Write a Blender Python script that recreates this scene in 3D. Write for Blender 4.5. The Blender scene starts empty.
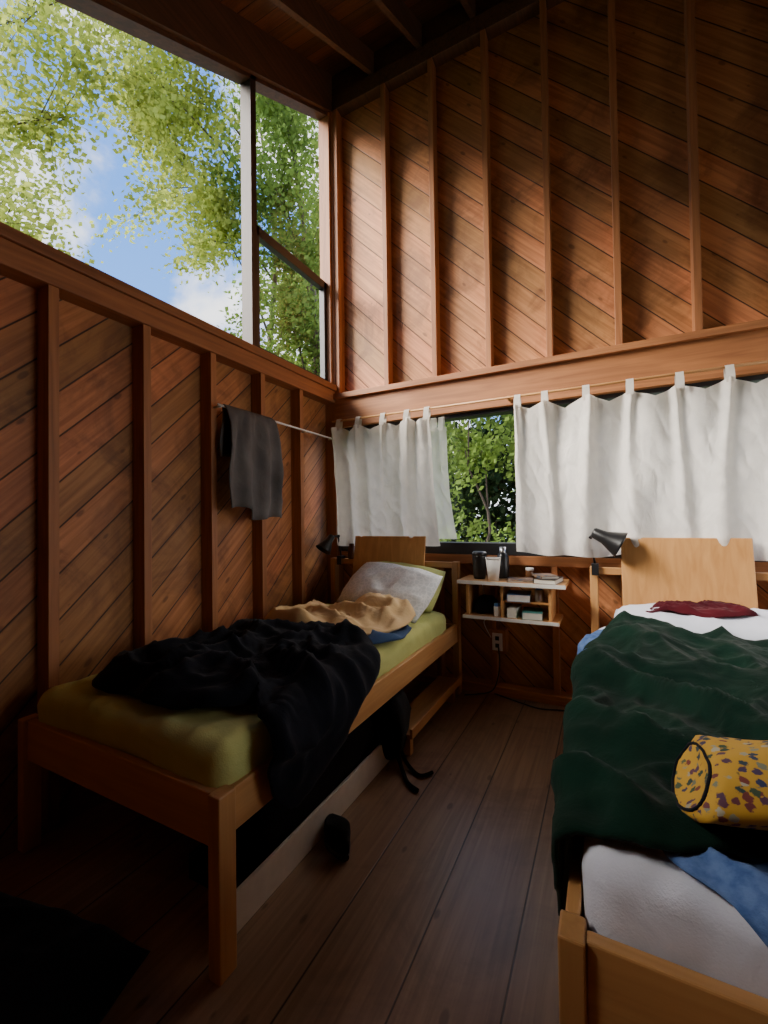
import bpy, bmesh, math, random
from mathutils import Vector, Matrix, noise
random.seed(7)
C=bpy.context.scene.collection
# ---------------------------------------------------------------- helpers
def mk(name,vs,fs,mat=None,parent=None,smooth=False,keep=False):
    vs=[Vector(v) for v in vs]
    if keep: c=Vector((0,0,0))
    else:
        mn=Vector([min(v[i] for v in vs) for i in range(3)]);mx=Vector([max(v[i] for v in vs) for i in range(3)]);c=(mn+mx)/2
    me=bpy.data.meshes.new(name);me.from_pydata([v-c for v in vs],[],fs);me.update()
    ob=bpy.data.objects.new(name,me);C.objects.link(ob);ob.location=c
    if mat: me.materials.append(mat)
    if smooth:
        for p in me.polygons:p.use_smooth=True
    if parent:
        ob.parent=parent;ob.matrix_parent_inverse=Matrix.Translation(parent.location).inverted()
    return ob
BF=[(0,3,2,1),(4,5,6,7),(0,1,5,4),(1,2,6,5),(2,3,7,6),(3,0,4,7)]
def bv(x0,x1,y0,y1,z0,z1): return [(x0,y0,z0),(x1,y0,z0),(x1,y1,z0),(x0,y1,z0),(x0,y0,z1),(x1,y0,z1),(x1,y1,z1),(x0,y1,z1)]
def bev(ob,w,seg=2):
    if w:
        m=ob.modifiers.new('b','BEVEL');m.width=w;m.segments=seg;m.limit_method='ANGLE'
    return ob
def box(name,x0,x1,y0,y1,z0,z1,mat,parent=None,b=0.0,keep=False):
    return bev(mk(name,bv(x0,x1,y0,y1,z0,z1),BF,mat,parent,False,keep),b)
def boxes(name,lst,mat,parent=None,b=0.0,keep=False):
    vs=[];fs=[]
    for l in lst:
        n=len(vs);vs+=bv(*l);fs+=[tuple(i+n for i in f) for f in BF]
    return bev(mk(name,vs,fs,mat,parent,False,keep),b)
def prism(name,pts,x0,x1,mat,parent=None,axis='x',b=0,keep=False):
    n=len(pts)
    if axis=='x': vs=[(x0,p[0],p[1]) for p in pts]+[(x1,p[0],p[1]) for p in pts]
    else: vs=[(p[0],x0,p[1]) for p in pts]+[(p[0],x1,p[1]) for p in pts]
    fs=[tuple(range(n)),tuple(range(2*n-1,n-1,-1))]+[(i,i+n,(i+1)%n+n,(i+1)%n) for i in range(n)]
    ob=mk(name,vs,fs,mat,parent,False,keep)
    bm=bmesh.new();bm.from_mesh(ob.data);bmesh.ops.recalc_face_normals(bm,faces=bm.faces);bm.to_mesh(ob.data);bm.free()
    return bev(ob,b)
def lathe(name,prof,loc,mat,parent=None,axis=(0,0,1),seg=24,smooth=True):
    q=Vector((0,0,1)).rotation_difference(Vector(axis).normalized());vs=[];fs=[]
    for r,z in prof:
        for i in range(seg):
            a=2*math.pi*i/seg;vs.append(q@Vector((r*math.cos(a),r*math.sin(a),z))+Vector(loc))
    for j in range(len(prof)-1):
        for i in range(seg):
            k=(i+1)%seg;fs.append((j*seg+i,j*seg+k,(j+1)*seg+k,(j+1)*seg+i))
    return mk(name,vs,fs,mat,parent,smooth)
def tube(name,pts,r,mat,parent=None,seg=8,rad=None,caps=True):
    pts=[Vector(p) for p in pts];vs=[];fs=[]
    for j,p in enumerate(pts):
        d=(pts[min(j+1,len(pts)-1)]-pts[max(j-1,0)]).normalized()
        q=Vector((0,0,1)).rotation_difference(d);rr=rad[j] if rad else r
        for i in range(seg):
            a=2*math.pi*i/seg;vs.append(p+q@Vector((rr*math.cos(a),rr*math.sin(a),0)))
    for j in range(len(pts)-1):
        for i in range(seg):
            k=(i+1)%seg;fs.append((j*seg+i,j*seg+k,(j+1)*seg+k,(j+1)*seg+i))
    if caps: fs.append(tuple(range(seg-1,-1,-1)));fs.append(tuple((len(pts)-1)*seg+i for i in range(seg)))
    return mk(name,vs,fs,mat,parent,True)
def cr(pts,n=8,closed=True):
    out=[];N=len(pts);P=[Vector(p) for p in pts]
    for i in range(N if closed else N-1):
        if closed: a,b,c,d=P[(i-1)%N],P[i],P[(i+1)%N],P[(i+2)%N]
        else: a,b,c,d=P[max(i-1,0)],P[i],P[i+1],P[min(i+2,N-1)]
        for k in range(n):
            t=k/n;out.append(.5*((2*b)+(-a+c)*t+(2*a-5*b+4*c-d)*t*t+(-a+3*b-3*c+d)*t**3))
    if not closed: out.append(P[-1])
    return out
def T(name,label,cat,loc,group=None):
    e=bpy.data.objects.new(name,None);e.empty_display_size=.1;C.objects.link(e);e.location=loc
    if label: e["label"]=label;e["category"]=cat
    if group:e["group"]=group
    return e
def L(ob,label,cat,group=None):
    ob["label"]=label;ob["category"]=cat
    if group:ob["group"]=group
    return ob
def S(ob): ob["kind"]="structure";return ob
# ---------------------------------------------------------------- materials
def M(name):
    m=bpy.data.materials.new(name);m.use_nodes=True;nt=m.node_tree;b=nt.nodes['Principled BSDF'];return m,nt,b
def N(nt,t,**k):
    n=nt.nodes.new(t)
    for a,v in k.items(): setattr(n,a,v)
    return n
def mth(nt,op,a,b=None,c=None):
    n=nt.nodes.new('ShaderNodeMath');n.operation=op
    for i,v in enumerate((a,b,c)):
        if v is None: continue
        if isinstance(v,(int,float)): n.inputs[i].default_value=v
        else: nt.links.new(v,n.inputs[i])
    return n.outputs[0]
def ramp(nt,f,stops):
    r=nt.nodes.new('ShaderNodeValToRGB');e=r.color_ramp.elements
    while len(e)<len(stops): e.new(.5)
    for i,(p,c) in enumerate(stops): e[i].position=p;e[i].color=(*c,1)
    nt.links.new(f,r.inputs[0]);return r.outputs[0]
def mixc(nt,f,a,b,mode='MIX'):
    m=nt.nodes.new('ShaderNodeMix');m.data_type='RGBA';m.blend_type=mode
    for s,v in ((0,f),(6,a),(7,b)):
        if isinstance(v,(int,float)): m.inputs[s].default_value=v
        elif isinstance(v,tuple): m.inputs[s].default_value=(*v,1)
        else: nt.links.new(v,m.inputs[s])
    return m.outputs[2]
def smooth(nt,v,a,b,o0=0.,o1=1.):
    n=nt.nodes.new('ShaderNodeMapRange');n.interpolation_type='SMOOTHSTEP';nt.links.new(v,n.inputs[0])
    for i,x in zip((1,2,3,4),(a,b,o0,o1)): n.inputs[i].default_value=x
    return n.outputs[0]
def plank(name,d,n,width,cA,cB,rough=.6,knots=True,gap=.035,var=.45,bump=.4,stain=.6):
    m,nt,b=M(name);lk=nt.links.new
    tc=N(nt,'ShaderNodeTexCoord').outputs['Object']
    def dot(v):
        q=N(nt,'ShaderNodeVectorMath',operation='DOT_PRODUCT');lk(tc,q.inputs[0]);q.inputs[1].default_value=v;return q.outputs['Value']
    u=mth(nt,'DIVIDE',dot(n),width);v=dot(d)
    idx=mth(nt,'FLOOR',u);fr=mth(nt,'FRACT',u)
    wn=N(nt,'ShaderNodeTexWhiteNoise',noise_dimensions='1D');lk(idx,wn.inputs['W'])
    cb=N(nt,'ShaderNodeCombineXYZ');lk(mth(nt,'MULTIPLY_ADD',v,1.3,mth(nt,'MULTIPLY',wn.outputs[0],37.)),cb.inputs[0]);lk(mth(nt,'MULTIPLY',u,width*28),cb.inputs[1]);lk(mth(nt,'MULTIPLY',idx,3.7),cb.inputs[2])
    g=N(nt,'ShaderNodeTexNoise');g.inputs['Scale'].default_value=1.6;g.inputs['Detail'].default_value=6;g.inputs['Distortion'].default_value=.7;lk(cb.outputs[0],g.inputs['Vector'])
    col=ramp(nt,g.outputs[0],[(.3,cB),(.68,cA)])
    br=mth(nt,'MULTIPLY_ADD',wn.outputs[0],var,1-var*.5)
    hs=N(nt,'ShaderNodeHueSaturation');lk(col,hs.inputs['Color']);lk(br,hs.inputs['Value']);lk(mth(nt,'MULTIPLY_ADD',wn.outputs[0],-.02,.51),hs.inputs['Hue']);col=hs.outputs[0]
    st=N(nt,'ShaderNodeTexNoise');st.inputs['Scale'].default_value=3.1;st.inputs['Detail'].default_value=8;st.inputs['Roughness'].default_value=.65;st.inputs['Distortion'].default_value=.8;lk(tc,st.inputs['Vector'])
    col=mixc(nt,smooth(nt,st.outputs[0],.46,.68,0,stain),col,tuple(x*.45 for x in cB))
    if knots:
        c2=N(nt,'ShaderNodeCombineXYZ');lk(mth(nt,'MULTIPLY_ADD',v,3.6,mth(nt,'MULTIPLY',wn.outputs[0],17.)),c2.inputs[0]);lk(mth(nt,'MULTIPLY',u,width*8),c2.inputs[1])
        vo=N(nt,'ShaderNodeTexVoronoi',voronoi_dimensions='2D');vo.inputs['Scale'].default_value=1.;lk(c2.outputs[0],vo.inputs['Vector'])
        sc=N(nt,'ShaderNodeSeparateColor');lk(vo.outputs['Color'],sc.inputs[0])
        rad=mth(nt,'MULTIPLY',mth(nt,'SUBTRACT',sc.outputs[0],.6),.24)
        kd=mth(nt,'SUBTRACT',vo.outputs['Distance'],rad)
        col=mixc(nt,smooth(nt,kd,-.03,.03,.6,0),col,tuple(x*.3 for x in cB))
    gp=mth(nt,'MINIMUM',fr,mth(nt,'SUBTRACT',1.,fr));gm=smooth(nt,gp,gap*.3,gap,1,0)
    col=mixc(nt,mth(nt,'MULTIPLY',gm,.9),col,(.010,.005,.003))
    lk(col,b.inputs['Base Color']);b.inputs['Roughness'].default_value=rough
    h=mth(nt,'SUBTRACT',mth(nt,'MULTIPLY',g.outputs[0],.12),gm)
    bp=N(nt,'ShaderNodeBump');bp.inputs['Strength'].default_value=bump;bp.inputs['Distance'].default_value=.008;lk(h,bp.inputs['Height']);lk(bp.outputs[0],b.inputs['Normal'])
    return m
def wood(name,cA,cB,axis='x',rough=.45,scale=1.,var=.25):
    m,nt,b=M(name);lk=nt.links.new
    tc=N(nt,'ShaderNodeTexCoord').outputs['Object'];oi=N(nt,'ShaderNodeObjectInfo')
    ad=N(nt,'ShaderNodeVectorMath',operation='ADD');lk(tc,ad.inputs[0])
    s=N(nt,'ShaderNodeCombineXYZ')
    for i in range(3): lk(mth(nt,'MULTIPLY',oi.outputs['Random'],13.+i*7),s.inputs[i])
    lk(s.outputs[0],ad.inputs[1])
    mp=N(nt,'ShaderNodeMapping');lk(ad.outputs[0],mp.inputs[0])
    sc={'x':(1.2,22,22),'y':(22,1.2,22),'z':(22,22,1.2)}[axis];mp.inputs['Scale'].default_value=tuple(k*scale for k in sc)
    g=N(nt,'ShaderNodeTexNoise');g.inputs['Scale'].default_value=1.5;g.inputs['Detail'].default_value=5;g.inputs['Distortion'].default_value=1.;lk(mp.outputs[0],g.inputs['Vector'])
    col=ramp(nt,g.outputs[0],[(.3,cB),(.7,cA)])
    hs=N(nt,'ShaderNodeHueSaturation');lk(col,hs.inputs['Color']);lk(mth(nt,'MULTIPLY_ADD',oi.outputs['Random'],var,1-var*.5),hs.inputs['Value'])
    lk(hs.outputs[0],b.inputs['Base Color']);b.inputs['Roughness'].default_value=rough
    bp=N(nt,'ShaderNodeBump');bp.inputs['Strength'].default_value=.15;bp.inputs['Distance'].default_value=.002;lk(g.outputs[0],bp.inputs['Height']);lk(bp.outputs[0],b.inputs['Normal'])
    return m
def plain(name,c,rough=.6,metal=0,spec=.5):
    m,nt,b=M(name);tc=N(nt,'ShaderNodeTexCoord').outputs['Object']
    g=N(nt,'ShaderNodeTexNoise');g.inputs['Scale'].default_value=18;nt.links.new(tc,g.inputs['Vector'])
    nt.links.new(mixc(nt,g.outputs[0],tuple(x*.85 for x in c),tuple(min(1,x*1.12) for x in c)),b.inputs['Base Color'])
    b.inputs['Roughness'].default_value=rough;b.inputs['Metallic'].default_value=metal;b.inputs['Specular IOR Level'].default_value=spec;return m
def fabric(name,c,c2=None,scale=60,bump=.3,sheen=.05,big=4.):
    m,nt,b=M(name);lk=nt.links.new;tc=N(nt,'ShaderNodeTexCoord').outputs['Object']
    c2=c2 or tuple(x*.7 for x in c)
    g=N(nt,'ShaderNodeTexNoise');g.inputs['Scale'].default_value=big;g.inputs['Detail'].default_value=6;lk(tc,g.inputs['Vector'])
    lk(ramp(nt,g.outputs[0],[(.35,c2),(.65,c)]),b.inputs['Base Color'])
    f=N(nt,'ShaderNodeTexNoise');f.inputs['Scale'].default_value=scale*4;f.inputs['Detail'].default_value=2;lk(tc,f.inputs['Vector'])
    w=N(nt,'ShaderNodeTexNoise');w.inputs['Scale'].default_value=9;w.inputs['Detail'].default_value=5;w.inputs['Distortion'].default_value=.6;lk(tc,w.inputs['Vector'])
    bp=N(nt,'ShaderNodeBump');bp.inputs['Strength'].default_value=bump;bp.inputs['Distance'].default_value=.014;lk(mth(nt,'MULTIPLY_ADD',f.outputs[0],.10,w.outputs[0]),bp.inputs['Height']);lk(bp.outputs[0],b.inputs['Normal'])
    b.inputs['Roughness'].default_value=.95;b.inputs['Sheen Weight'].default_value=sheen;b.inputs['Specular IOR Level'].default_value=.1
    return m
sa_=ca_=math.sqrt(.5)
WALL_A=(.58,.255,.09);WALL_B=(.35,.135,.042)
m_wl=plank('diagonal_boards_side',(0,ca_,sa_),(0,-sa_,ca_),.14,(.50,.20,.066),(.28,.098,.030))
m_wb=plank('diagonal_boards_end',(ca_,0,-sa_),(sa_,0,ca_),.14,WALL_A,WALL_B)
m_roof=plank('roof_boards',(1,0,0),(0,1,0),.14,(.14,.06,.026),(.07,.03,.014))
m_floor=plank('floor_boards',(0,1,0),(1,0,0),.25,(.38,.225,.14),(.24,.135,.082),rough=.34,gap=.016,var=.3,bump=.2,stain=.45)
m_sv=wood('stud_wood',(.42,.165,.056),(.25,.09,.03),'z',.6)
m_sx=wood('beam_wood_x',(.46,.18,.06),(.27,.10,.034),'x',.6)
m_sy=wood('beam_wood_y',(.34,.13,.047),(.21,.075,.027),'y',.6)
m_dark=wood('dark_rafter_wood',(.12,.05,.023),(.06,.027,.013),'y',.7)
m_dz=wood('dark_mullion_wood',(.05,.028,.017),(.03,.017,.01),'z',.6)
m_px=wood('pine_x',(.57,.30,.11),(.46,.22,.075),'x',.4)
m_py=wood('pine_y',(.57,.30,.11),(.46,.22,.075),'y',.4)
m_pz=wood('pine_z',(.57,.30,.11),(.46,.22,.075),'z',.4)
m_oak=wood('oak_veneer',(.60,.31,.11),(.46,.22,.072),'z',.35,.8)
m_white=plain('white_paint',(.75,.73,.68),.5)
m_blk=plain('black_plastic',(.012,.012,.013),.35)
m_frame=plain('black_window_frame',(.02,.02,.022),.45)
m_metal=plain('brushed_metal',(.5,.5,.5),.3,1.)
def glassm():
    m,nt,b=M('window_glass');nt.nodes.remove(b);o=nt.nodes['Material Output']
    t=N(nt,'ShaderNodeBsdfTransparent');g=N(nt,'ShaderNodeBsdfGlossy');g.inputs['Roughness'].default_value=.02
    mx=N(nt,'ShaderNodeMixShader');mx.inputs[0].default_value=.03
    nt.links.new(t.outputs[0],mx.inputs[1]);nt.links.new(g.outputs[0],mx.inputs[2]);nt.links.new(mx.outputs[0],o.inputs[0]);return m
m_glass=glassm()
def trans(name,c,tr=.4,leaf=False,alpha=0):
    m,nt,b=M(name);o=nt.nodes['Material Output'];lk=nt.links.new
    t=N(nt,'ShaderNodeBsdfTranslucent');mx=N(nt,'ShaderNodeMixShader');mx.inputs[0].default_value=tr
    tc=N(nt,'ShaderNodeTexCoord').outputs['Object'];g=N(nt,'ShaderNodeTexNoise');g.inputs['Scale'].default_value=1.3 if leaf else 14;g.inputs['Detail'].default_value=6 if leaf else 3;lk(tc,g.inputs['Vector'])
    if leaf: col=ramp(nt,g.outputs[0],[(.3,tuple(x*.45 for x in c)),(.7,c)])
    else:
        col=ramp(nt,g.outputs[0],[(.3,tuple(x*.9 for x in c)),(.7,c)])
        mp=N(nt,'ShaderNodeMapping');mp.inputs['Scale'].default_value=(1.8,1,1);lk(tc,mp.inputs[0])
        w=N(nt,'ShaderNodeTexNoise');w.inputs['Scale'].default_value=8;w.inputs['Detail'].default_value=8;w.inputs['Distortion'].default_value=1.5;lk(mp.outputs[0],w.inputs['Vector'])
        bp=N(nt,'ShaderNodeBump');bp.inputs['Strength'].default_value=.5;bp.inputs['Distance'].default_value=.016;lk(w.outputs[0],bp.inputs['Height']);lk(bp.outputs[0],b.inputs['Normal']);lk(bp.outputs[0],t.inputs['Normal'])
    lk(col,b.inputs['Base Color']);lk(col,t.inputs[0]);b.inputs['Roughness'].default_value=.8;b.inputs['Specular IOR Level'].default_value=.2
    lk(b.outputs[0],mx.inputs[1]);lk(t.outputs[0],mx.inputs[2])
    out=mx.outputs[0]
    if alpha:
        tp=N(nt,'ShaderNodeBsdfTransparent');m2=N(nt,'ShaderNodeMixShader');m2.inputs[0].default_value=alpha;lk(out,m2.inputs[1]);lk(tp.outputs[0],m2.inputs[2]);out=m2.outputs[0]
    lk(out,o.inputs[0]);return m
m_curt=trans('white_cotton',(.80,.745,.67),.35)
m_sheer=trans('sheer_voile',(.9,.87,.80),.5,alpha=.4)
# ---------------------------------------------------------------- room shell
XL=-2.10;YB=3.12;XR=2.6;YR=-1.6
def zr(y): return 4.85-.56*(3.03-y)
S(box('floor',XL-.1,XR+.1,YR-.1,YB+.1,-.06,0,m_floor,keep=True))
S(prism('wall_left',[(YR,0),(YB+.03,0),(YB+.03,2.25),(-.9,2.25),(-.9,zr(-.9)),(YR,zr(YR))],XL-.03,XL,m_wl,keep=True))
def wallpieces(name,lst): return S(boxes(name,lst,m_wb,keep=True))
wallpieces('wall_back',[(XL,XR,YB,YB+.03,0,.97),(XL,XR,YB,YB+.03,2.0,5.14),(XL,-1.99,YB,YB+.03,.97,2.0),(1.5,XR,YB,YB+.03,.97,2.0)])
S(boxes('wall_right',[(XR,XR+.03,YR,YB,0,.95),(XR,XR+.03,YR,1.1,.95,2.2),(XR,XR+.03,2.9,YB,.95,2.2)],m_wl,keep=True))
S(prism('wall_side',[(YR,2.2),(YB,2.2),(YB,zr(YB)+.2),(YR,zr(YR)+.2)],XR,XR+.03,m_wl,keep=True))
S(box('wall_rear',XL,XR,YR-.03,YR,0,2.5,m_wb,keep=True))
S(prism('ceiling',[(YR-.1,zr(YR-.1)+.18),(YB+.1,zr(YB+.1)+.18),(YB+.1,zr(YB+.1)+.24),(YR-.1,zr(YR-.1)+.24)],XL-.3,XR+.1,m_roof,keep=True))
tn=[0]
def trim(ob):
    tn[0]+=1;ob.name='trim_%d'%tn[0];return S(ob)
for i in range(11):
    xx=-1.62+.42*i
    if xx<XR: trim(prism('t',[(YR,zr(YR)),(YB,zr(YB)),(YB,zr(YB)+.18),(YR,zr(YR)+.18)],xx-.019,xx+.019,m_dark))
trim(box('t',XL,XR,3.05,YB,4.85,5.06,m_dark))
for i in range(-6,6):
    yy=.95+.408*i
    if yy<2.95: trim(box('t',XL,XL+.09,yy-.02,yy+.02,0,2.21,m_sv,b=.002))
trim(box('t',XL-.03,-2.0,YR,3.03,2.21,2.31,m_sy,b=.004))
trim(box('t',XL-.06,-1.985,YR,3.03,2.31,2.36,m_sy,b=.004))
trim(prism('t',[(YR,zr(YR)-.14),(3.03,zr(3.03)-.14),(3.03,zr(3.03)+.18),(YR,zr(YR)+.18)],XL-.06,-2.0,m_dark))
trim(box('t',XL-.03,-2.0,3.02,3.12,0,4.85,m_sv,b=.003))
trim(box('t',-2.0,-1.96,3.03,YB,2.28,4.72,m_sv,b=.003))
for i in range(11):
    xx=-1.52+.405*i
    if xx<XR: trim(box('t',xx-.019,xx+.019,3.03,YB,2.28,4.74,m_sv,b=.002))
    if xx<XR: trim(box('t',xx-.019,xx+.019,3.03,YB,.06,.90,m_sv,b=.002))
trim(box('t',XL,XR,3.03,YB,4.72,4.85,m_dark,b=.003))
trim(box('t',-2.0,XR,2.99,YB,2.235,2.28,m_sx,b=.004))
trim(box('t',-2.0,XR,3.02,YB,2.0,2.235,m_sx,b=.004))
trim(box('t',-2.0,XR,3.03,YB,.90,.965,m_sx,b=.003))
trim(box('t',-2.0,XR,3.01,YB,0,.06,m_sx,b=.003))
# side window
w=S(T('window_1','','',(XL,1,2.36)))
def pane(name,pts,parent):
    return mk(name,[(XL+.01,p[0],p[1]) for p in pts],[tuple(range(len(pts)))],m_glass,parent)
gt=lambda y:zr(y)-.14
pane('pane',[(-.9,2.36),(2.10,2.36),(2.10,gt(2.10)),(-.9,gt(-.9))],w)
pane('pane',[(2.15,2.36),(3.0,2.36),(3.0,gt(3.0)),(2.15,gt(2.15))],w)
prism('mullion',[(2.10,2.36),(2.15,2.36),(2.15,gt(2.15)),(2.10,gt(2.10))],XL-.02,-2.03,m_dz,w)
prism('side_frame',[(2.995,2.36),(3.02,2.36),(3.02,gt(3.02)),(2.995,gt(2.995))],XL-.02,-2.02,m_sv,w)
prism('head_frame',[(-.9,gt(-.9)-.03),(3.0,gt(3.0)-.03),(3.0,gt(3.0)),(-.9,gt(-.9))],XL-.02,-2.03,m_dark,w)
s0,s1=2.155,2.995
boxes('sash',[(XL-.01,XL+.04,s0,s0+.05,2.37,3.24),(XL-.01,XL+.04,s1-.03,s1,2.37,3.24),(XL-.01,XL+.04,s0,s1,2.37,2.41),(XL-.01,XL+.04,s0,s1,3.17,3.24)],m_frame,w,.003)
w2=S(T('window_2','','',(-.2,YB,1.02)))
boxes('frame',[(-1.99,1.5,3.03,YB+.04,.968,1.05),(-1.99,1.5,3.06,YB+.04,1.97,2.0),(-1.99,-1.95,3.06,YB+.04,1.05,1.97),(1.46,1.5,3.06,YB+.04,1.05,1.97),(-.40,-.36,3.07,YB+.04,1.05,1.97)],m_frame,w2,.003)
mk('pane',[(-1.95,YB+.02,1.05),(1.46,YB+.02,1.05),(1.46,YB+.02,1.97),(-1.95,YB+.02,1.97)],[(0,1,2,3)],m_glass,w2)
w4=S(T('window_3','','',(XR,2.0,.95)))  # unseen window, put in so light falls on the left wall
boxes('frame',[(XR-.01,XR+.05,1.1,2.9,.95,1.0),(XR-.01,XR+.05,1.1,2.9,2.15,2.2),(XR-.01,XR+.05,1.1,1.15,1.0,2.15),(XR-.01,XR+.05,2.85,2.9,1.0,2.15)],m_frame,w4,.003)
mk('pane',[(XR+.02,1.15,1.0),(XR+.02,2.85,1.0),(XR+.02,2.85,2.15),(XR+.02,1.15,2.15)],[(0,1,2,3)],m_glass,w4)
# ---------------------------------------------------------------- cloth tools
def ridge(p,f,seed,warp=.4):
    q=Vector((p[0]*f+seed,p[1]*f-seed*.7,p[2]*f))
    q=q+warp*Vector((noise.noise(q*.7+Vector((5,1,2))),noise.noise(q*.7+Vector((1,8,3))),0))
    n=abs(noise.noise(q));return max(0,1-n*2.4)**1.6
def bedsup(x0,x1,y0,y1,top,r=.05,hd=.15):
    def ax(v,a,b):
        if v<a: return a,v-a
        if v>b: return b,v-b
        return v,0
    def f(x,y):
        X,ex=ax(x,x0,x1);Y,ey=ax(y,y0,y1);z=top;n=Vector((0,0,1));H=r*math.pi/2;hang=0
        for e,i in((ex,0),(ey,1)):
            s=1 if e>0 else -1;e=abs(e)
            if e==0: continue
            if e<H: a=e/r;o=r*math.sin(a);dz=r*(1-math.cos(a))
            else: a=math.pi/2;o=r;dz=r+e-H
            hang=max(hang,min(1,e/hd))
            z-=dz
            if i==0: X+=s*o;n.x+=s*math.sin(a)*1.;n.z*=max(.0,math.cos(a))
            else: Y+=s*o;n.y+=s*math.sin(a);n.z*=max(.0,math.cos(a))
        return Vector((X,Y,z)),n.normalized(),hang
    return f
def drape(name,ctr,outline,sup,mat,base=.01,amp=.03,freq=4,hump=.03,seed=1,thick=.008,rings=46,edge=1.,parent=None,fine=.35,sub=8,rot=0,sq=1.,hk=.55,warp=.4):
    o=cr([(a,b,0) for a,b in outline],sub);n=len(o);vs=[];c=Vector((ctr[0],ctr[1],0));cs,sn=math.cos(rot),math.sin(rot)
    def pt(x,y,t):
        p,nn,hg=sup(x,y)
        a=(x*cs+y*sn)*sq;b=-x*sn+y*cs
        w=ridge((a,b,0),freq,seed,warp)*amp+ridge((a,b,3),freq*2.3,seed+9,warp)*amp*fine+ridge((x,y,5),freq*5,seed+4)*amp*fine*.3+max(-.3,noise.noise(Vector((x*2.2+seed,y*2.2,seed))))*hump+hump*.35
        w*=1-hk*hg
        fall=1-max(0,(t-.86)/.14)**2*.75*edge
        return p+nn*(base+max(w,0)*fall)
    vs.append(pt(c.x,c.y,0))
    for j in range(1,rings+1):
        t=j/rings
        for i in range(n):
            wob=1+.02*noise.noise(Vector((i*.35,seed,0)))*t
            q=c+(o[i]-c)*t*wob;vs.append(pt(q.x,q.y,t))
    fs=[(0,1+i,1+(i+1)%n) for i in range(n)]
    for j in range(rings-1):
        a=1+j*n;b=a+n
        for i in range(n):k=(i+1)%n;fs.append((a+i,b+i,b+k,a+k))
    ob=mk(name,vs,fs,mat,parent,True)
    s=ob.modifiers.new('s','SOLIDIFY');s.thickness=thick;s.offset=0
    return ob
def pillow(name,loc,w,h,t,rot,mat,seed=1,parent=None,n=26):
    R=Matrix.Rotation(rot[2],3,'Z')@Matrix.Rotation(rot[1],3,'Y')@Matrix.Rotation(rot[0],3,'X');vs=[];fs=[]
    for s in(1,-1):
        o=len(vs)
        for j in range(n+1):
            for i in range(n+1):
                u=i/n*2-1;v=j/n*2-1
                th=((1-u**4)*(1-v**4))**.55*t/2
                x=u*w/2*(1-.07*v*v*(1-abs(u)**6*.5));y=v*h/2*(1-.09*u*u*(1-abs(v)**6*.5))
                wr=(ridge((x,y,s),5,seed)*.018+ridge((x,y,s),11,seed+3)*.008)*(th*2/t)
                vs.append(R@Vector((x,y,s*(th+wr)))+Vector(loc))
        for j in range(n):
            for i in range(n):
                a=o+j*(n+1)+i;f=(a,a+1,a+n+2,a+n+1);fs.append(f if s>0 else f[::-1])
    ob=mk(name,vs,fs,mat,parent,True)
    bm=bmesh.new();bm.from_mesh(ob.data);bmesh.ops.remove_doubles(bm,verts=bm.verts,dist=.0008);bm.to_mesh(ob.data);bm.free()
    return ob
def mattress(name,x0,x1,y0,y1,z0,z1,mat,parent,seed=1,amp=.008):
    bm=bmesh.new();bmesh.ops.create_cube(bm,size=1)
    for v in bm.verts: v.co=Vector(((x0+x1)/2+v.co.x*(x1-x0),(y0+y1)/2+v.co.y*(y1-y0),(z0+z1)/2+v.co.z*(z1-z0)))
    bmesh.ops.bevel(bm,geom=bm.edges[:],offset=.045,segments=4,profile=.5,affect='EDGES')
    bmesh.ops.subdivide_edges(bm,edges=[e for e in bm.edges if e.calc_length()>.3],cuts=40,use_grid_fill=True)
    bm.normal_update()
    for v in bm.verts:
        v.co+=v.normal*(ridge(v.co,5,seed)*amp+ridge(v.co,12,seed+2)*amp*.5+noise.noise(v.co*3)*amp)
    vs=[v.co.copy() for v in bm.verts];bm.verts.ensure_lookup_table();fs=[tuple(v.index for v in f.verts) for f in bm.faces];bm.free()
    return mk(name,vs,fs,mat,parent,True)
# fabrics
m_green=fabric('lime_sheet',(.52,.54,.19),(.45,.46,.15),big=3,bump=.6)
m_navy=fabric('black_fleece',(.008,.009,.014),(.004,.005,.008),big=6,bump=.6)
m_cream=fabric('cream_quilt',(.70,.49,.26),(.58,.39,.18),bump=.6)
m_dblue=fabric('blue_denim_cloth',(.05,.09,.18),(.03,.05,.11))
m_gwool=fabric('dark_green_wool',(.0038,.020,.012),(.0025,.013,.008),big=8,scale=90,bump=.7)
m_wsheet=fabric('white_sheet',(.70,.72,.82),(.62,.64,.74),bump=.6)
m_lblue=fabric('blue_knit',(.11,.18,.37),(.05,.10,.25),big=40,bump=.8)
m_maroon=fabric('maroon_cloth',(.08,.008,.013),(.04,.004,.008))
m_grey=fabric('grey_towel',(.15,.14,.135),(.09,.085,.083),bump=.6)
m_bag=fabric('black_nylon',(.008,.008,.009),(.004,.004,.005),bump=.4)
def patt():
    m,nt,b=M('printed_pillowcase');lk=nt.links.new;tc=N(nt,'ShaderNodeTexCoord').outputs['Object']
    v=N(nt,'ShaderNodeTexVoronoi',feature='DISTANCE_TO_EDGE');v.inputs['Scale'].default_value=34;lk(tc,v.inputs['Vector'])
    lk(mixc(nt,smooth(nt,v.outputs['Distance'],.05,.13,.75,0),(.72,.74,.72),(.90,.90,.87)),b.inputs['Base Color']);b.inputs['Roughness'].default_value=.9;return m
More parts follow.
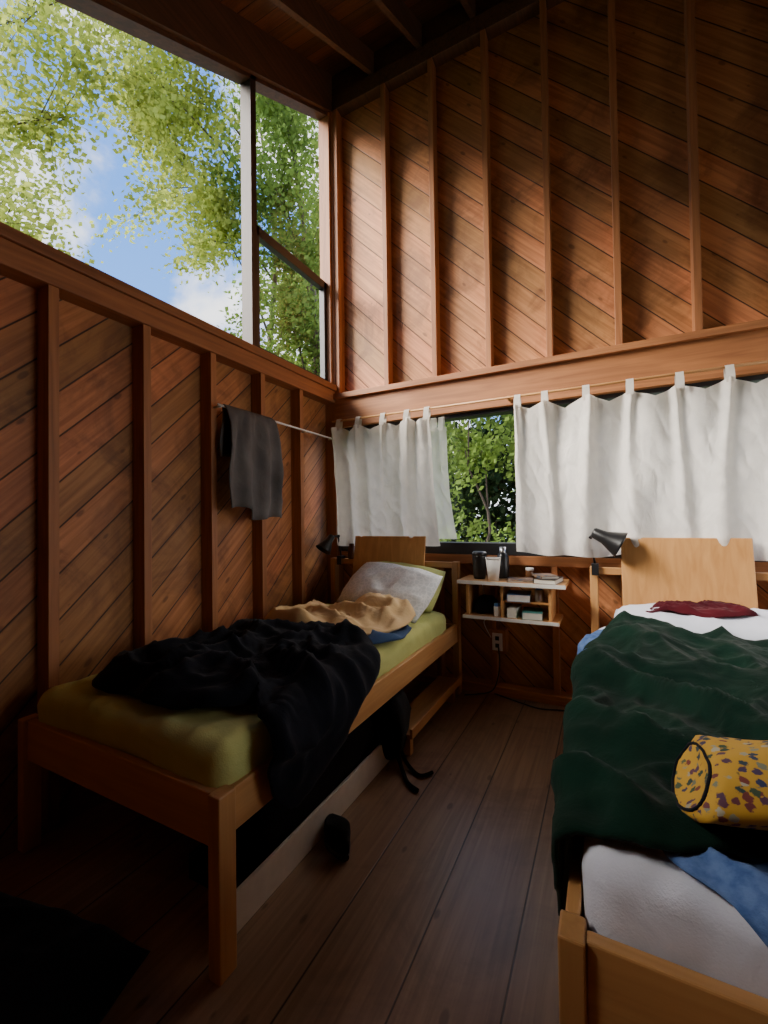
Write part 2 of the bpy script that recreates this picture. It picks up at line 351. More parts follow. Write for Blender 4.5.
def yell():
    m,nt,b=M('yellow_floral_print');lk=nt.links.new;tc=N(nt,'ShaderNodeTexCoord').outputs['Object']
    v=N(nt,'ShaderNodeTexVoronoi');v.inputs['Scale'].default_value=52;lk(tc,v.inputs['Vector'])
    n=N(nt,'ShaderNodeTexNoise');n.inputs['Scale'].default_value=150;lk(tc,n.inputs['Vector'])
    d=mth(nt,'MULTIPLY_ADD',n.outputs[0],.6,v.outputs['Distance'])
    sp=N(nt,'ShaderNodeSeparateColor');lk(v.outputs['Color'],sp.inputs[0])
    fc=ramp(nt,sp.outputs[0],[(.0,(.16,.03,.02)),(.35,(.02,.03,.09)),(.7,(.02,.05,.02)),(.92,(.35,.33,.25))])
    col=mixc(nt,smooth(nt,d,.62,.74,1,0),(.46,.26,.024),fc)
    lk(col,b.inputs['Base Color']);b.inputs['Roughness'].default_value=.85;return m
m_patt=patt();m_yell=yell()
# ---------------------------------------------------------------- beds
def bed(x0,x1,label,panel):
    y0,y1=.82,2.96
    B=T('bed',label,'bed',((x0+x1)/2,(y0+y1)/2,0))
    p=.045
    for (xa,ya,zt) in((x0,y0,.49),(x1-p,y0,.49),(x0,y1-p,.92),(x1-p,y1-p,.92)):
        box('post',xa,xa+p,ya,ya+.06,0,zt,m_pz,B,.004)
    box('side_rail',x0+.008,x0+.034,y0+.06,y1-p,.365,.487,m_py,B,.004)
    box('side_rail',x1-.034,x1-.008,y0+.06,y1-p,.365,.487,m_py,B,.004)
    box('footboard',x0+p,x1-p,y0+.012,y0+.04,.34,.487,m_px,B,.004)
    box('head_rail',x0+p,x1-p,y1-.04,y1-.012,.875,.918,m_px,B,.004)
    box('head_rail',x0+p,x1-p,y1-.04,y1-.012,.36,.48,m_px,B,.004)
    box('slat_base',x0+.034,x1-.034,y0+.04,y1-.04,.385,.405,m_px,B,.002)
    xa,xb=panel;yt,yb=2.905,2.80;th=.018;zt=1.10;zb=.5
    vs=[(xa,yb,zb),(xb,yb,zb),(xb,yb+th,zb),(xa,yb+th,zb),(xa,yt,zt),(xb,yt,zt),(xb,yt+th,zt),(xa,yt+th,zt)]
    bev(mk('headboard_panel',vs,BF,m_oak,B),.004)
    return B
bl=bed(-1.995,-.925,'light pine single bed with lime green sheet under the tall window',(-1.75,-1.16))
mattress('mattress',-1.95,-.965,.865,2.79,.405,.59,m_green,bl,3,.014)
br_=bed(-.09,1.00,'light pine single bed with white sheet under curtained window',(.08,.69))
mattress('mattress',-.045,.955,.875,2.79,.405,.60,m_wsheet,br_,5,.012)
box('low_step',-1.05,-.90,2.0,2.85,.12,.135,m_py,bl,.002);box('step_lip',-.90,-.885,2.0,2.85,.115,.165,m_py,bl,.002)
box('low_step',-.17,-.03,1.9,2.85,.12,.135,m_py,br_,.002);box('step_lip',-.185,-.17,1.9,2.85,.115,.165,m_py,br_,.002)
for yy in(2.05,2.76):
    box('step_support',-1.02,-.92,yy,yy+.04,0,.12,m_pz,bl,.002);box('step_support',-.15,-.06,yy,yy+.04,0,.12,m_pz,br_,.002)
supL=bedsup(-2.4,-.955,.81,3.2,.60,.05)
L(drape('blanket',(-1.3,1.32),[(-1.70,.93),(-1.8,1.08),(-1.74,1.35),(-1.70,1.62),(-1.62,1.84),(-1.3,1.90),(-1.08,1.86),(-.97,1.76),(-.86,1.6),(-.77,1.42),(-.68,1.20),(-.66,1.06),(-.80,.97),(-.94,1.00),(-1.02,1.05),(-1.12,.96),(-1.35,.91),(-1.52,.95)],supL,m_navy,base=.012,amp=.07,freq=3.4,hump=.07,seed=4,thick=.012,rings=64,fine=.42),'black fleece blanket crumpled across the green bed','blanket')
L(drape('sheet',(-1.2,1.93),[(-1.66,1.75),(-1.72,2.02),(-1.5,2.1),(-1.1,2.12),(-.98,2.2),(-.94,2.05),(-.97,1.86),(-1.2,1.72)],supL,m_dblue,base=.02,amp=.03,freq=5,hump=.03,seed=8),'dark blue sheet bunched beside the cream quilt','sheet')
L(drape('quilt',(-1.28,2.06),[(-1.68,1.80),(-1.74,2.12),(-1.62,2.38),(-1.3,2.44),(-1.05,2.38),(-.965,2.2),(-.98,1.98),(-1.12,1.82),(-1.4,1.74)],supL,m_cream,base=.05,amp=.055,freq=3.0,hump=.10,seed=17,thick=.016,rings=70,fine=.3,rot=.6,sq=1.5,warp=.6),'cream padded quilt bunched up on the green bed','quilt')
L(pillow('pillow',(-1.31,2.60,.755),.66,.42,.15,(math.radians(38),math.radians(6),math.radians(-8)),m_patt,2),'white and grey printed pillow leaning at the bed head','pillow')
L(pillow('pillow',(-1.30,2.76,.76),.60,.36,.15,(math.radians(45),math.radians(5),0),m_green,6),'lime green pillow tucked behind the printed pillow','pillow')
supR=bedsup(-.055,1.4,.865,3.2,.605,.035,.05)
L(drape('blanket',(.42,1.75),[(0,.90),(.10,.905),(.24,.96),(.5,.99),(.8,.97),(1.04,1.0),(1.04,1.6),(1.02,2.3),(.85,2.55),(.5,2.48),(.2,2.56),(.04,2.58),(-.02,2.45),(-.06,2.25),(-.14,2.05),(-.26,1.85),(-.34,1.62),(-.40,1.42),(-.44,1.25),(-.40,1.10),(-.24,.98),(-.10,.91)],supR,m_gwool,base=.012,amp=.06,freq=2.4,hump=.06,seed=21,thick=.012,rings=80,hk=.8,fine=.38,rot=.5,sq=1.3),'dark green wool blanket spread over the white bed','blanket')
L(drape('blanket',(.42,.93),[(.08,.93),(.18,1.03),(.5,1.05),(.85,1.05),(.95,.92),(.8,.78),(.55,.72),(.33,.74),(.2,.83)],supR,m_lblue,base=.010,amp=.03,freq=6,hump=.02,seed=25,hk=.3),'blue knitted blanket hanging over the foot of the bed','blanket')
L(drape('sheet',(.02,2.2),[(-.13,1.95),(-.17,2.15),(-.13,2.4),(.1,2.5),(.16,2.2),(.1,1.9)],supR,m_lblue,base=.012,amp=.03,freq=6,hump=.01,seed=29,hk=.3),'light blue sheet showing beneath the green blanket','sheet')
L(pillow('pillow',(.48,2.61,.67),.90,.36,.14,(math.radians(10),0,0),m_wsheet,12),'flat white pillow against the veneer headboard','pillow')
supP=lambda x,y:(Vector((x,y,.745-.25*max(0,abs(x-.42)-.15)-.65*max(0,2.55-y))),Vector((0,0,1)),0)
L(drape('shirt',(.40,2.62),[(.18,2.57),(.2,2.68),(.4,2.72),(.58,2.70),(.62,2.58),(.45,2.52),(.28,2.54)],supP,m_maroon,base=.008,amp=.025,freq=8,hump=.015,seed=33),'maroon shirt crumpled on the white pillow','shirt')
# yellow bag
vs=[];fs=[];nn=40;kk=30;BY=1.01;BZ=.725;BX=.14
for j in range(nn+1):
    t=j/nn;cx=BX+.42*t;cy=BY+.05*math.sin(t*2);cz=BZ+.01*math.sin(t*5)
    sh_=.86 if j==0 or j==nn else 1
    for i in range(kk):
        a=2*math.pi*i/kk
        r1=.12*sh_*(1+.05*math.sin(t*9+a*2));r3=.056*sh_*(1+.12*math.sin(t*12+a*3))
        vs.append((cx+.03*math.sin(a)*(1-t),cy+r1*math.cos(a),cz+r3*math.sin(a)+.006*noise.noise(Vector((t*9,a*3,0)))))
for j in range(nn):
    for i in range(kk):k=(i+1)%kk;fs.append((j*kk+i,j*kk+k,(j+1)*kk+k,(j+1)*kk+i))
o=len(vs)
for rr,dp in((.80,-.004),(.55,.004),(.25,.008)):
    for i in range(kk):
        v0=vs[i];vs.append((BX+dp+(v0[0]-BX)*rr,BY+(v0[1]-BY)*rr,BZ+(v0[2]-BZ)*rr))
prev=0
for ring in range(3):
    st=o+ring*kk
    for i in range(kk):k=(i+1)%kk;fs.append((prev+i,st+i,st+k,prev+k))
    prev=st
vs.append((BX+.009,BY,BZ));ci=len(vs)-1
for i in range(kk): fs.append((prev+i,ci,prev+(i+1)%kk))
fs.append(tuple(nn*kk+i for i in range(kk)))
bag=T('cloth_bag','yellow floral quilted bag rolled up on the green blanket','bag',(.36,BY,.67))
mk('body',vs,fs,m_yell,bag,True)
tube('piping',[(BX+(vs[i%kk][0]-BX)*.9-.004,BY+(vs[i%kk][1]-BY)*.9,BZ+(vs[i%kk][2]-BZ)*.9) for i in range(kk+1)],.003,m_navy,bag)
# ---------------------------------------------------------------- curtains
def curtain(name,x0,x1,ztop,zbot,tabs,mat,label,seed,y=2.93,amp=.03,nf=9,flare=0):
    E=T(name,label,'curtain',((x0+x1)/2,y,zbot));vs=[];fs=[];nx=int((x1-x0)*220);nz=60
    def top(x):
        d=min(abs(x-t) for t in tabs);return ztop-.05*min(1,(d/.12))**1.2
    ts=sorted(tabs)
    for j in range(nz+1):
        v=j/nz
        for i in range(nx+1):
            u=i/nx;x=x0+(x1-x0)*u
            zt=top(x);zb=zbot+.03*noise.noise(Vector((x*3.1,seed,0)))+.006*math.sin(x*19+seed)
            z=zt+(zb-zt)*v
            f=0
            for q,t in enumerate(ts):
                xc=t+.05*noise.noise(Vector((q*3.3+seed,z*1.2,1)))+ .03*math.sin(q*2.1)*v
                wd=.022+.035*v
                f-=math.exp(-((x-xc)/wd)**2)*(1.1-.5*v)*(.6+.8*abs(math.sin(q*1.7+seed)))
                xc2=t+.11+.05*noise.noise(Vector((q*1.9+seed,z*.9,4)))
                f+=.55*v*math.exp(-((x-xc2)/.05)**2)
            ph=x*2*math.pi*nf+2.8*noise.noise(Vector((x*2.3,seed,z*.6)))
            f+=.7*math.sin(ph)*(.3+abs(noise.noise(Vector((x*1.7,seed+3,z*.8))))*2)
            yy=y+amp*f+.010*noise.noise(Vector((x*9,z*6,seed)))+.007*ridge((x*1.6+z*.7,z*.8,seed),7,seed)
            vs.append((x+.008*math.cos(ph)+flare*v*v*u+.006*noise.noise(Vector((z*4,x*5,seed))),yy,z))
    for j in range(nz):
        for i in range(nx):a=j*(nx+1)+i;fs.append((a,a+1,a+nx+2,a+nx+1))
    mk('panel',vs,fs,mat,E,True)
    for t in tabs:
        w=.02;k0=y-.035
        prof=[(k0,ztop-.03),(k0+.004,ztop+.01),(y-.018,ztop+.05),(y-.010,ztop+.068),(y+.010,ztop+.068),(y+.018,ztop+.05),(y+.014,ztop+.02),(y+.004,ztop-.03)]
        v2=[(t-w,a,b) for a,b in prof]+[(t+w,a,b) for a,b in prof];k=len(prof)
        mk('tab',v2,[(i,i+1,i+1+k,i+k) for i in range(k-1)],mat,E,True)
    return E
RODZ=2.03
rod=T('curtain_rod','thin wooden curtain rod along the window header','curtain rod',(-.3,2.93,RODZ))
tube('pole',[(-1.97,2.93,RODZ),(1.55,2.93,RODZ)],.008,m_px,rod)
for xx in(-1.94,-.56,1.5): box('bracket',xx-.008,xx+.008,2.93,3.02,RODZ-.01,RODZ+.012,m_px,rod,.002)
curtain('curtain',-1.93,-1.11,1.975,1.03,[-1.9,-1.72,-1.5,-1.3,-1.14],m_curt,'white cotton tab-top curtain gathered by the corner',2,amp=.042,nf=7,flare=.06)
curtain('curtain',-1.13,-1.02,1.90,1.07,[-1.11,-1.05],m_sheer,'sheer white voile strip at the curtain edge',7,y=2.985,amp=.008,nf=12,flare=.07)
curtain('curtain',-.525,1.35,1.97,.985,[-.50,-.33,-.09,.145,.39,.615,.85,1.08,1.32],m_curt,'wide white cotton tab-top curtain over the window',5,amp=.036,nf=3.3)
# ---------------------------------------------------------------- towel on rail
rl=T('towel_rail','thin white towel rail fixed across the wall studs','towel rail',(-1.95,2.35,1.89))
tube('bar',[(-1.95,1.74,1.895),(-1.95,2.95,1.885)],.007,m_white,rl)
for yy in(1.766,2.582,2.93): tube('bracket',[(-2.01,yy,1.89),(-1.95,yy,1.89)],.006,m_white,rl)
vs=[];fs=[];a_=40;b_=44
for j in range(b_+1):
    t=j/b_*2-1
    for i in range(a_+1):
        u=i/a_;yy=1.78+.42*u
        lenf=.66 if t>0 else .3
        if t>0 and u<.45: lenf=.60
        s=abs(t)
        z=1.903-(s**1.2)*lenf+.01*math.sin(u*9)*s
        off=.014+.02*min(1,s*3)
        xx=-1.95+(off if t>0 else -off*.6)*min(1,s*12)+.017*math.sin(u*19+s*2)*min(1,s*3)*(1 if t>0 else .3)
        xx+=(.012*ridge((yy,z*.5,1),9,3)) if t>0 else 0
        vs.append((xx,yy+.012*math.sin(s*6+u*5)+(.03*s if u>.5 else -.01*s)*(u-.2),z))
for j in range(b_):
    for i in range(a_):a=j*(a_+1)+i;fs.append((a,a+1,a+a_+2,a+a_+1))
tw=L(mk('towel',vs,fs,m_grey,None,True),'dark grey towel draped over the white wall rail','towel');s=tw.modifiers.new('s','SOLIDIFY');s.thickness=.006
# ---------------------------------------------------------------- shelf between beds
sh=T('bedside_shelf','small open wall shelf with white edges between the beds','shelf',(-.55,2.95,.48))
sx0,sx1,sy0,sy1=-.875,-.215,2.74,3.03
box('top_board',sx0,sx1,sy0,sy1,.80,.822,m_px,sh,.002)
box('bottom_board',sx0+.03,sx1-.04,sy0+.02,sy1,.575,.595,m_px,sh,.002)
box('side_panel',sx0+.05,sx0+.068,sy0+.03,sy1,.595,.80,m_pz,sh,.002)
box('side_panel',sx1-.10,sx1-.082,sy0+.03,sy1,.595,.80,m_pz,sh,.002)
box('divider',-.60,-.585,sy0+.03,sy1,.595,.80,m_pz,sh,.002)
box('edge_strip',sx0,sx1,sy0-.006,sy0,.80,.822,m_white,sh)
box('edge_strip',sx0+.03,sx1-.04,sy0+.014,sy0+.02,.575,.595,m_white,sh)
box('inner_shelf',-.585,sx1-.10,sy0+.05,sy1,.69,.70,m_px,sh)
zt=.822
def P_(k,pr): return [(r*k,z*k) for r,z in pr]
mug=T('travel_mug','black insulated travel mug on the bedside shelf','mug',(-.755,2.86,zt))
lathe('body',P_(1.15,[(0,0),(.032,0),(.036,.02),(.041,.13),(.041,.135),(0,.135)]),(-.755,2.86,zt),m_blk,mug)
lathe('lid',P_(1.15,[(0,.135),(.042,.135),(.042,.15),(.034,.158),(0,.158)]),(-.755,2.86,zt),m_blk,mug)
cup=T('paper_cup','white tapered cup on the bedside shelf','cup',(-.65,2.80,zt))
lathe('body',P_(1.12,[(0,0),(.029,0),(.042,.125),(.039,.125),(.027,.01),(0,.01)]),(-.65,2.80,zt),m_white,cup)
lathe('rim',P_(1.12,[(.039,.125),(.044,.126),(.044,.132),(.039,.131)]),(-.65,2.80,zt),m_white,cup)
bt=T('bottle','dark bottle with a grey cap on the bedside shelf','bottle',(-.62,2.95,zt))
lathe('body',P_(1.15,[(0,0),(.034,0),(.036,.01),(.036,.12),(.022,.145),(.016,.15)]),(-.62,2.95,zt),m_blk,bt)
lathe('cap',P_(1.15,[(.0185,.145),(.0185,.18),(0,.18)]),(-.62,2.95,zt),m_metal,bt)
m_mag=fabric('printed_cover',(.05,.07,.1),(.35,.2,.1),big=14)
m_blu=plain('blue_cover',(.04,.12,.3),.5);m_teal=plain('teal_cover',(.05,.22,.2),.5);m_page=plain('paper',(.7,.68,.6),.8);m_amb=plain('amber_glass',(.12,.05,.02),.2)
def book(x,y,z,w,d,h,ang,mat,label,name='book',grp=None):
    E=T(name,label,name,(x,y,z),grp)
    R=Matrix.Rotation(ang,3,'Z')
    def bx(nm,x0,x1,y0,y1,z0,z1,m): 
        v=[R@Vector(p)+Vector((x,y,z)) for p in bv(x0,x1,y0,y1,z0,z1)];mk(nm,v,BF,m,E)
    bx('pages',-w/2+.003,w/2-.003,-d/2+.003,d/2-.003,.002,h-.002,m_page)
    bx('cover',-w/2,w/2,-d/2,d/2,h-.002,h,mat);bx('cover',-w/2,w/2,-d/2,d/2,0,.002,mat);bx('spine',-w/2,-w/2+.003,-d/2,d/2,0,h,mat)
book(-.49,2.85,zt,.16,.15,.012,.2,m_mag,'magazine with dark cover lying on the shelf','magazine')
book(-.32,2.85,zt,.13,.20,.028,-.15,m_blk,'black notebook lying flat on the shelf')
book(-.34,2.86,zt+.028,.11,.15,.016,.5,m_mag,'small printed booklet stacked on the black notebook','booklet')
jr=T('jar','small amber jar with white lid on the bedside shelf','jar',(-.45,2.97,zt))
lathe('body',[(0,0),(.026,0),(.028,.006),(.028,.05),(.022,.058)],(-.45,2.97,zt),m_amb,jr)
lathe('lid',[(.024,.055),(.026,.056),(.026,.072),(0,.074)],(-.45,2.97,zt),m_white,jr)
book(-.50,2.86,.70,.14,.18,.045,.1,m_blu,'blue book inside the small shelf')
book(-.42,2.86,.595,.12,.18,.045,.1,m_teal,'teal book inside the small shelf')
book(-.53,2.86,.595,.06,.16,.06,-.05,m_page,'pale box-like book inside the small shelf')
tn_=T('tin','small silver tin standing inside the small shelf','tin',(-.375,2.83,.70))
lathe('body',[(0,0),(.024,0),(.026,.004),(.026,.07),(.022,.076),(0,.076)],(-.375,2.83,.70),m_metal,tn_)
lathe('lid',[(0,.076),(.022,.076),(.022,.08),(0,.08)],(-.375,2.83,.70),m_blu,tn_)
pb=T('pill_bottle','small white pill bottle inside the small shelf','bottle',(-.635,2.80,.595))
lathe('body',[(0,0),(.02,0),(.021,.004),(.021,.06),(.017,.066)],(-.63,2.80,.595),m_white,pb)
lathe('cap',[(.019,.064),(.019,.082),(0,.083)],(-.63,2.80,.595),m_blu,pb)
L(pillow('pouch',(-.72,2.88,.645),.15,.14,.095,(0,0,.1),m_bag,3),'black fabric pouch stuffed inside the small shelf','pouch')
ot=T('power_outlet','white wall power outlet below the small shelf','outlet',(-.68,3.02,.36))
box('plate',-.715,-.645,3.005,3.012,.31,.43,m_white,ot,.003)
for zz in(.345,.395): box('socket',-.693,-.667,3.002,3.006,zz-.014,zz+.014,m_blk,ot,.001)
box('mounting_block',-.735,-.625,3.012,3.119,.29,.45,m_sv,ot,.002)
tube('cord',cr([(-.67,2.995,.345),(-.66,2.97,.2),(-.70,2.95,.06),(-.80,2.93,.02),(-.88,2.88,.02)],6,False),.005,m_blk,ot)
tube('cord',cr([(-.72,2.995,.40),(-.76,2.97,.5),(-.74,2.97,.57),(-.78,3.0,.80)],6,False),.003,m_white,ot)
tube('cord',cr([(-.70,2.985,.02),(-.55,2.95,.008),(-.40,2.90,.008),(-.28,2.93,.008),(-.15,2.96,.008)],6,False),.005,m_blk,ot)
# ---------------------------------------------------------------- lamps
def lamp(base,elbow,head,aim,label,k=1.):
    E=T('clamp_lamp',label,'lamp',base);b=Vector(base)
    boxes('clamp',[(b.x-.02,b.x+.02,b.y-.035,b.y+.035,b.z,b.z+.02),(b.x-.02,b.x+.02,b.y-.035,b.y-.027,b.z-.05,b.z+.002)],m_blk,E,.003)
    tube('arm',[b+Vector((0,0,.01)),elbow],.007,m_blk,E);tube('arm',[elbow,head],.007,m_blk,E)
    lathe('joint',[(0,-.012),(.012,-.010),(.012,.010),(0,.012)],elbow,m_blk,E,(1,0,0))
    lathe('shade',[(r*k,z*k) for r,z in[(.0,-.01),(.02,-.008),(.026,.0),(.032,.05),(.062,.12),(.066,.13),(.063,.13),(.030,.055),(.0,.045)]],head,m_blk,E,aim)
    hp=Vector(head)+Vector(aim).normalized()*.085*k
    lathe('bulb',[(0,-.03),(.014,-.028),(.026,0),(.018,.02),(0,.027)],hp,m_white,E,aim,16)
    return E
lamp((-.06,2.93,.92),(-.085,2.90,1.10),(-.06,2.84,1.13),(.75,.0,-.38),'black cone clamp lamp fixed to the bed head',1.2)
lamp((-1.90,2.93,.92),(-1.88,2.86,1.10),(-1.90,2.80,1.10),(-.25,-.5,-.75),'small black clamp lamp beside the corner')
L(lathe('jar',[(0,0),(.028,0),(.03,.01),(.03,.09),(.02,.105),(.02,.12),(0,.122)],(-1.80,2.93,.918),m_amb),'small dark jar standing on the bed head rail','jar')
# ---------------------------------------------------------------- under the left bed
ub=T('storage_drawer','long low under-bed drawer with white front panel','drawer',(-1.2,1.45,0))
boxes('body',[(-1.30,-1.0,1.02,1.95,0,.012),(-1.30,-1.288,1.02,1.95,.012,.085),(-1.288,-1.012,1.02,1.032,.012,.085),(-1.288,-1.012,1.938,1.95,.012,.085)],m_blk,ub,.002)
box('front_panel',-1.012,-.998,.93,1.97,0,.12,m_white,ub,.002)
L(pillow('duffel_or_dark_mound',(-1.17,1.49,.19),.30,.86,.30,(0,0,0),m_bag,4),'black duffel bag lying in the under-bed drawer','bag')
L(pillow('duffel_or_dark_mound',(-1.42,.48,.08),.75,.42,.16,(0,0,.2),m_bag,14),'black mound added for the darkness before the bed foot','bag')  # black mound added where the floor before the bed is just dark
bp=T('backpack','black backpack slumped on floor under the bed','backpack',(-1.0,2.15,0))
pillow('body',(-1.04,1.98,.20),.26,.24,.34,(.15,0,.2),m_bag,9,bp)
tube('strap',cr([(-.97,2.0,.14),(-.92,1.96,.05),(-.86,1.93,.012),(-.80,1.90,.012),(-.76,1.95,.012)],6,False),.009,m_bag,bp)
tube('strap',cr([(-.97,1.94,.14),(-.92,1.92,.04),(-.88,1.88,.012),(-.83,1.82,.012),(-.77,1.79,.012)],6,False),.010,m_bag,bp)
def shoe(x,y,ang,label,k_=1.):
    E=T('shoe',label,'shoe',(x,y,0));R=Matrix.Rotation(ang,3,'Z');n=16;k=16
    for z0,z1,nm,mm in((0,.022,'sole',m_blk),(.02,None,'upper',m_bag)):
        vs=[];fs=[]
        for j in range(n+1):
            t=j/n;l=(-.13+.26*t)*k_;w=.043*(math.sin(math.pi*min(1,max(.04,t*.96+.02)))**.45)*(1-.12*math.cos(t*7))
            h=.022 if z1 else (.08-.045*max(0,(t-.35))/.65 if t>.3 else .08)*(1 if .02<t<.99 else .6)
            for i in range(k):
                a=2*math.pi*i/k;cz=math.sin(a);cx=math.cos(a)
                vs.append(R@Vector((w*math.copysign(abs(cx)**.7,cx),l,z0+(h-0)/2+(h/2)*math.copysign(abs(cz)**.7,cz)))+Vector((x,y,0)))
        for j in range(n):
            for i in range(k):q=(i+1)%k;fs.append((j*k+i,j*k+q,(j+1)*k+q,(j+1)*k+i))
        fs.append(tuple(range(k)));fs.append(tuple(n*k+i for i in range(k)))
        mk(nm,vs,fs,mm,E,True)
shoe(-.93,1.38,.9,'black shoe on the floor beside the bed',.75)
# ---------------------------------------------------------------- outdoors
m_leafy=trans('sun_toned_leaves',(.48,.56,.11),.45,leaf=True)  # sunlight put into the colour, a brighter yellower leaf copy
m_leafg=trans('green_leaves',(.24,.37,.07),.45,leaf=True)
m_leafd=trans('shade_toned_leaves',(.035,.075,.022),.35,leaf=True)  # shade put into the colour, a much darker leaf copy for rear shrubs
m_bark=plain('bark',(.08,.06,.045),.9)
m_grass=plain('grass',(.04,.07,.02),1.)
gr=L(box('lawn',-22,14,-14,24,-1.0,-.9,m_grass,keep=True),'rough green ground outside the cabin','ground');gr["kind"]="stuff"
def tree(base,h,clumps,mat,nl,ls,label,seed,name='tree',tr=.12):
    rnd=random.Random(seed);E=T(name,label,name,base);b=Vector(base)
    vs=[];fs=[]
    def tb(pts,rad,seg=7):
        o=len(vs);pts=[Vector(p) for p in pts]
        for j,p in enumerate(pts):
            d=(pts[min(j+1,len(pts)-1)]-pts[max(j-1,0)]).normalized();q=Vector((0,0,1)).rotation_difference(d)
            for i in range(seg):a=2*math.pi*i/seg;vs.append(p+q@Vector((rad[j]*math.cos(a),rad[j]*math.sin(a),0)))
        for j in range(len(pts)-1):
            for i in range(seg):k=(i+1)%seg;fs.append((o+j*seg+i,o+j*seg+k,o+(j+1)*seg+k,o+(j+1)*seg+i))
    n=10;tp=[b+Vector((.15*math.sin(i*.9+seed)*min(1,i),.15*math.cos(i*.7+seed)*min(1,i),h*i/n)) for i in range(n+1)]
    tb(tp,[tr*(1-.85*i/n) for i in range(n+1)],9)
    lv=[];lf=[]
    for (cx,cy,cz,r,wgt) in clumps:
        c=Vector((cx,cy,cz));k=min(n,max(1,int((cz-b.z-.8)/h*n)));s=tp[k];mid=(s+c)/2+Vector((0,0,.25))
        tb([s,mid,c],[tr*.3,tr*.18,tr*.05],6)
        tw=[]
        for q in range(11):
            e=c+Vector((rnd.gauss(0,.65),rnd.gauss(0,.65),rnd.gauss(0,.6)))*r;tw.append((mid.lerp(c,.5+.5*rnd.random()),e));tb([tw[-1][0],(tw[-1][0]+e)/2+Vector((0,0,.08)),e],[tr*.08,tr*.05,tr*.015],4)
        for q in range(int(nl*wgt)):
            a,e=rnd.choice(tw);t=rnd.random()**.6;p=a.lerp(e,t)+Vector((rnd.gauss(0,.16),rnd.gauss(0,.16),rnd.gauss(-.05,.16)))*r
            ax=Vector((rnd.gauss(0,1),rnd.gauss(0,1),rnd.gauss(0,1))).normalized();up=ax.orthogonal().normalized();sd=ax.cross(up);l=ls*(.6+.8*rnd.random());o=len(lv)
            lv.extend([p-up*l*.5,p+sd*l*.38,p+up*l*.5,p-sd*l*.38]);lf.append((o,o+1,o+2,o+3))
    mk('trunk',vs,fs,m_bark,E,True)
    f=mk('foliage',lv,lf,mat,E);f["kind"]="stuff"
tree((-8.9,2.2,-.9),9,[(-7.6,3.2,4.3,1.,1),(-7.6,3.0,5.6,1.1,1.2),(-7.0,3.6,7.4,1.2,1.2),(-8.6,3.3,3.6,.9,1),(-7.2,2.4,5.0,1,1),(-6.6,3.0,8.2,1.1,1)],m_leafy,1900,.085,'young birch with sunlit yellow-green leaves outside',1,tr=.10)
tree((-6.3,6.9,-.9),12,[(-6.4,5.2,7.2,1.0,1.1),(-6.3,4.3,8.4,1.0,1.1),(-6.4,5.2,9.0,1.2,1.2),(-6.1,5.5,6.6,.9,.9),(-6.8,4.2,9.6,1.2,1),(-6.9,4.8,8.2,1.,1)],m_leafy,2000,.085,'slender tree with light green leaves outside',2,tr=.10)
tree((-5.3,7.0,-.9),11,[(-5.2,6.2,5.2,.9,1),(-5.0,6.4,6.3,1,1.2),(-5.4,6.3,7.5,1.1,1.3),(-5.0,6.0,8.6,1.1,1.2),(-5.6,6.7,4.2,.9,1),(-4.8,6.9,4.6,1,1.2),(-5.4,6.4,9.6,1.1,1)],m_leafg,2300,.085,'leafy tree with dark trunk close to the cabin',3,tr=.13)
tree((-6.8,9.5,-.9),10,[(-6.5,9,4.5,1.4,1.2),(-6.0,9.2,6,1.4,1.2),(-6.8,9,7.5,1.4,1.2),(-7.8,8.6,3.9,1.3,.8),(-6,9,8.8,1.2,1)],m_leafg,2400,.12,'tall green tree further into the woods',4,tr=.15)
k=0
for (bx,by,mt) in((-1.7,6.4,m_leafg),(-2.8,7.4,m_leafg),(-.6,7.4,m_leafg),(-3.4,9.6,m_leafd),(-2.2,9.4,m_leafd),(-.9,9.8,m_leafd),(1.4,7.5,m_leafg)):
    k+=1
    if k<4 or k==7: cl_=[(bx+.3,by-.1,.2,.8,.5),(bx-.4,by,.6,.8,.6),(bx+.1,by,2.3,.8,.8),(bx-.1,by,3.0,.9,.8)]
    else: cl_=[(bx,by,.4,1.1,1.2),(bx+.3,by,1.3,1.1,1.3),(bx-.2,by,2.2,1.1,1.3),(bx,by,3.2,1.2,1.2)]
    tree((bx,by,-.9),3.2 if k<4 else 5,cl_,mt,1300,.085 if k<4 else .13,'dense leafy shrub growing outside the end window',20+k,name='shrub',tr=.05)
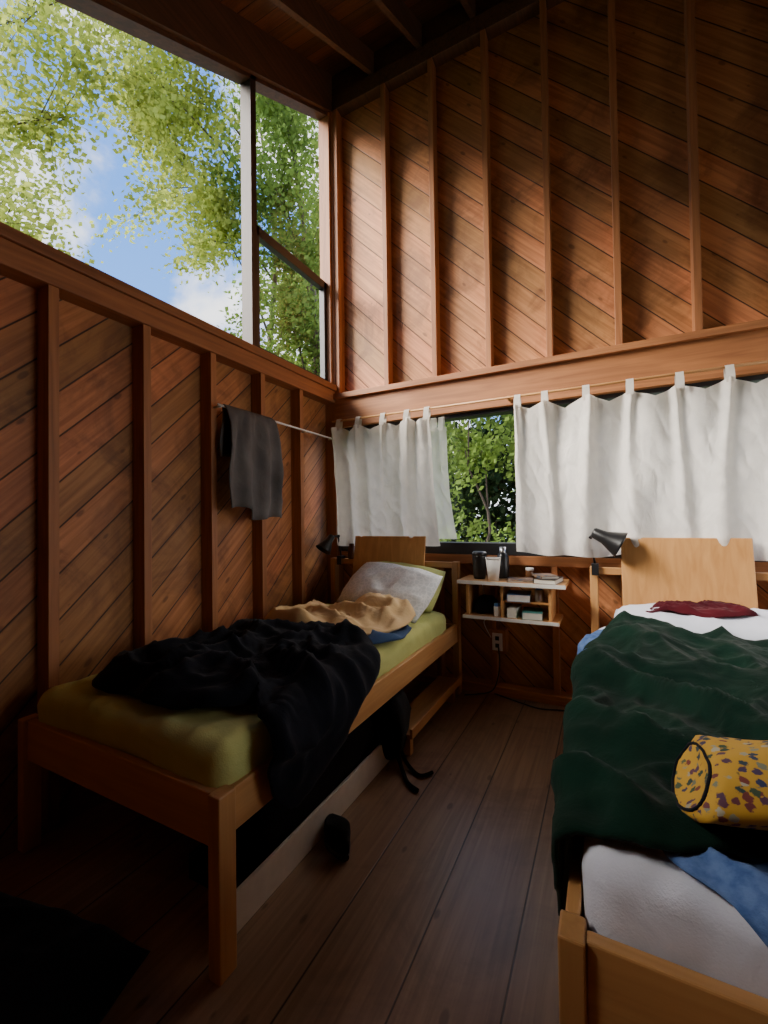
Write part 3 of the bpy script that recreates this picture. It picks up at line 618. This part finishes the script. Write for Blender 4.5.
# ---------------------------------------------------------------- sky + light
W=bpy.data.worlds.new('W');bpy.context.scene.world=W;W.use_nodes=True;nt=W.node_tree;bg=nt.nodes['Background'];lk=nt.links.new
tc=N(nt,'ShaderNodeTexCoord').outputs['Generated'];sp=N(nt,'ShaderNodeSeparateXYZ');lk(tc,sp.inputs[0])
sky=ramp(nt,sp.outputs[2],[(.0,(.40,.58,.85)),(.35,(.13,.34,.85)),(.9,(.05,.19,.66))])
n=N(nt,'ShaderNodeTexNoise');n.inputs['Scale'].default_value=3.2;n.inputs['Detail'].default_value=8;n.inputs['Roughness'].default_value=.55;n.inputs['Distortion'].default_value=.3;lk(tc,n.inputs['Vector'])
cl=smooth(nt,n.outputs[0],.45,.58)
lk(mixc(nt,cl,sky,(.97,.98,1.0)),bg.inputs[0]);bg.inputs[1].default_value=2.6
def sun_lamp(d,st,ang,col):
    l=bpy.data.lights.new('sun_lamp','SUN');l.energy=st;l.angle=math.radians(ang);l.color=col
    o=bpy.data.objects.new('sun_or_fill_light',l);C.objects.link(o);o.rotation_euler=Vector(d).to_track_quat('-Z','Y').to_euler()
sun_lamp((1,.62,-.72),19,32,(1,.93,.83))
sun_lamp((-.6,-1,-.75),3.5,40,(1,.90,.74))  # second sun lamp, added to make the curtains and left corner glow
def area(loc,d,sx,sy,p,col):
    l=bpy.data.lights.new('side_fill_light','AREA');l.shape='RECTANGLE';l.size=sx;l.size_y=sy;l.energy=p;l.color=col
    o=bpy.data.objects.new('side_fill_light',l);C.objects.link(o);o.location=loc;o.rotation_euler=Vector(d).to_track_quat('-Z','Y').to_euler()
area((XR+.25,2.0,1.75),(-1,.2,-.08),1.7,1.2,35,(1,.92,.82))  # added fill lamp outside the unseen side window, lights the left wall
# ---------------------------------------------------------------- camera
cd=bpy.data.cameras.new('camera');cam=bpy.data.objects.new('camera',cd);C.objects.link(cam)
cd.sensor_width=36;cd.lens=430/1024*36;cd.clip_start=.02
cam.matrix_world=Matrix.Translation((0,0,1.226))@Matrix.Rotation(math.radians(27.2),4,'Z')@Matrix.Rotation(math.radians(91.0),4,'X')@Matrix.Rotation(math.radians(-.8),4,'Z')
bpy.context.scene.camera=cam
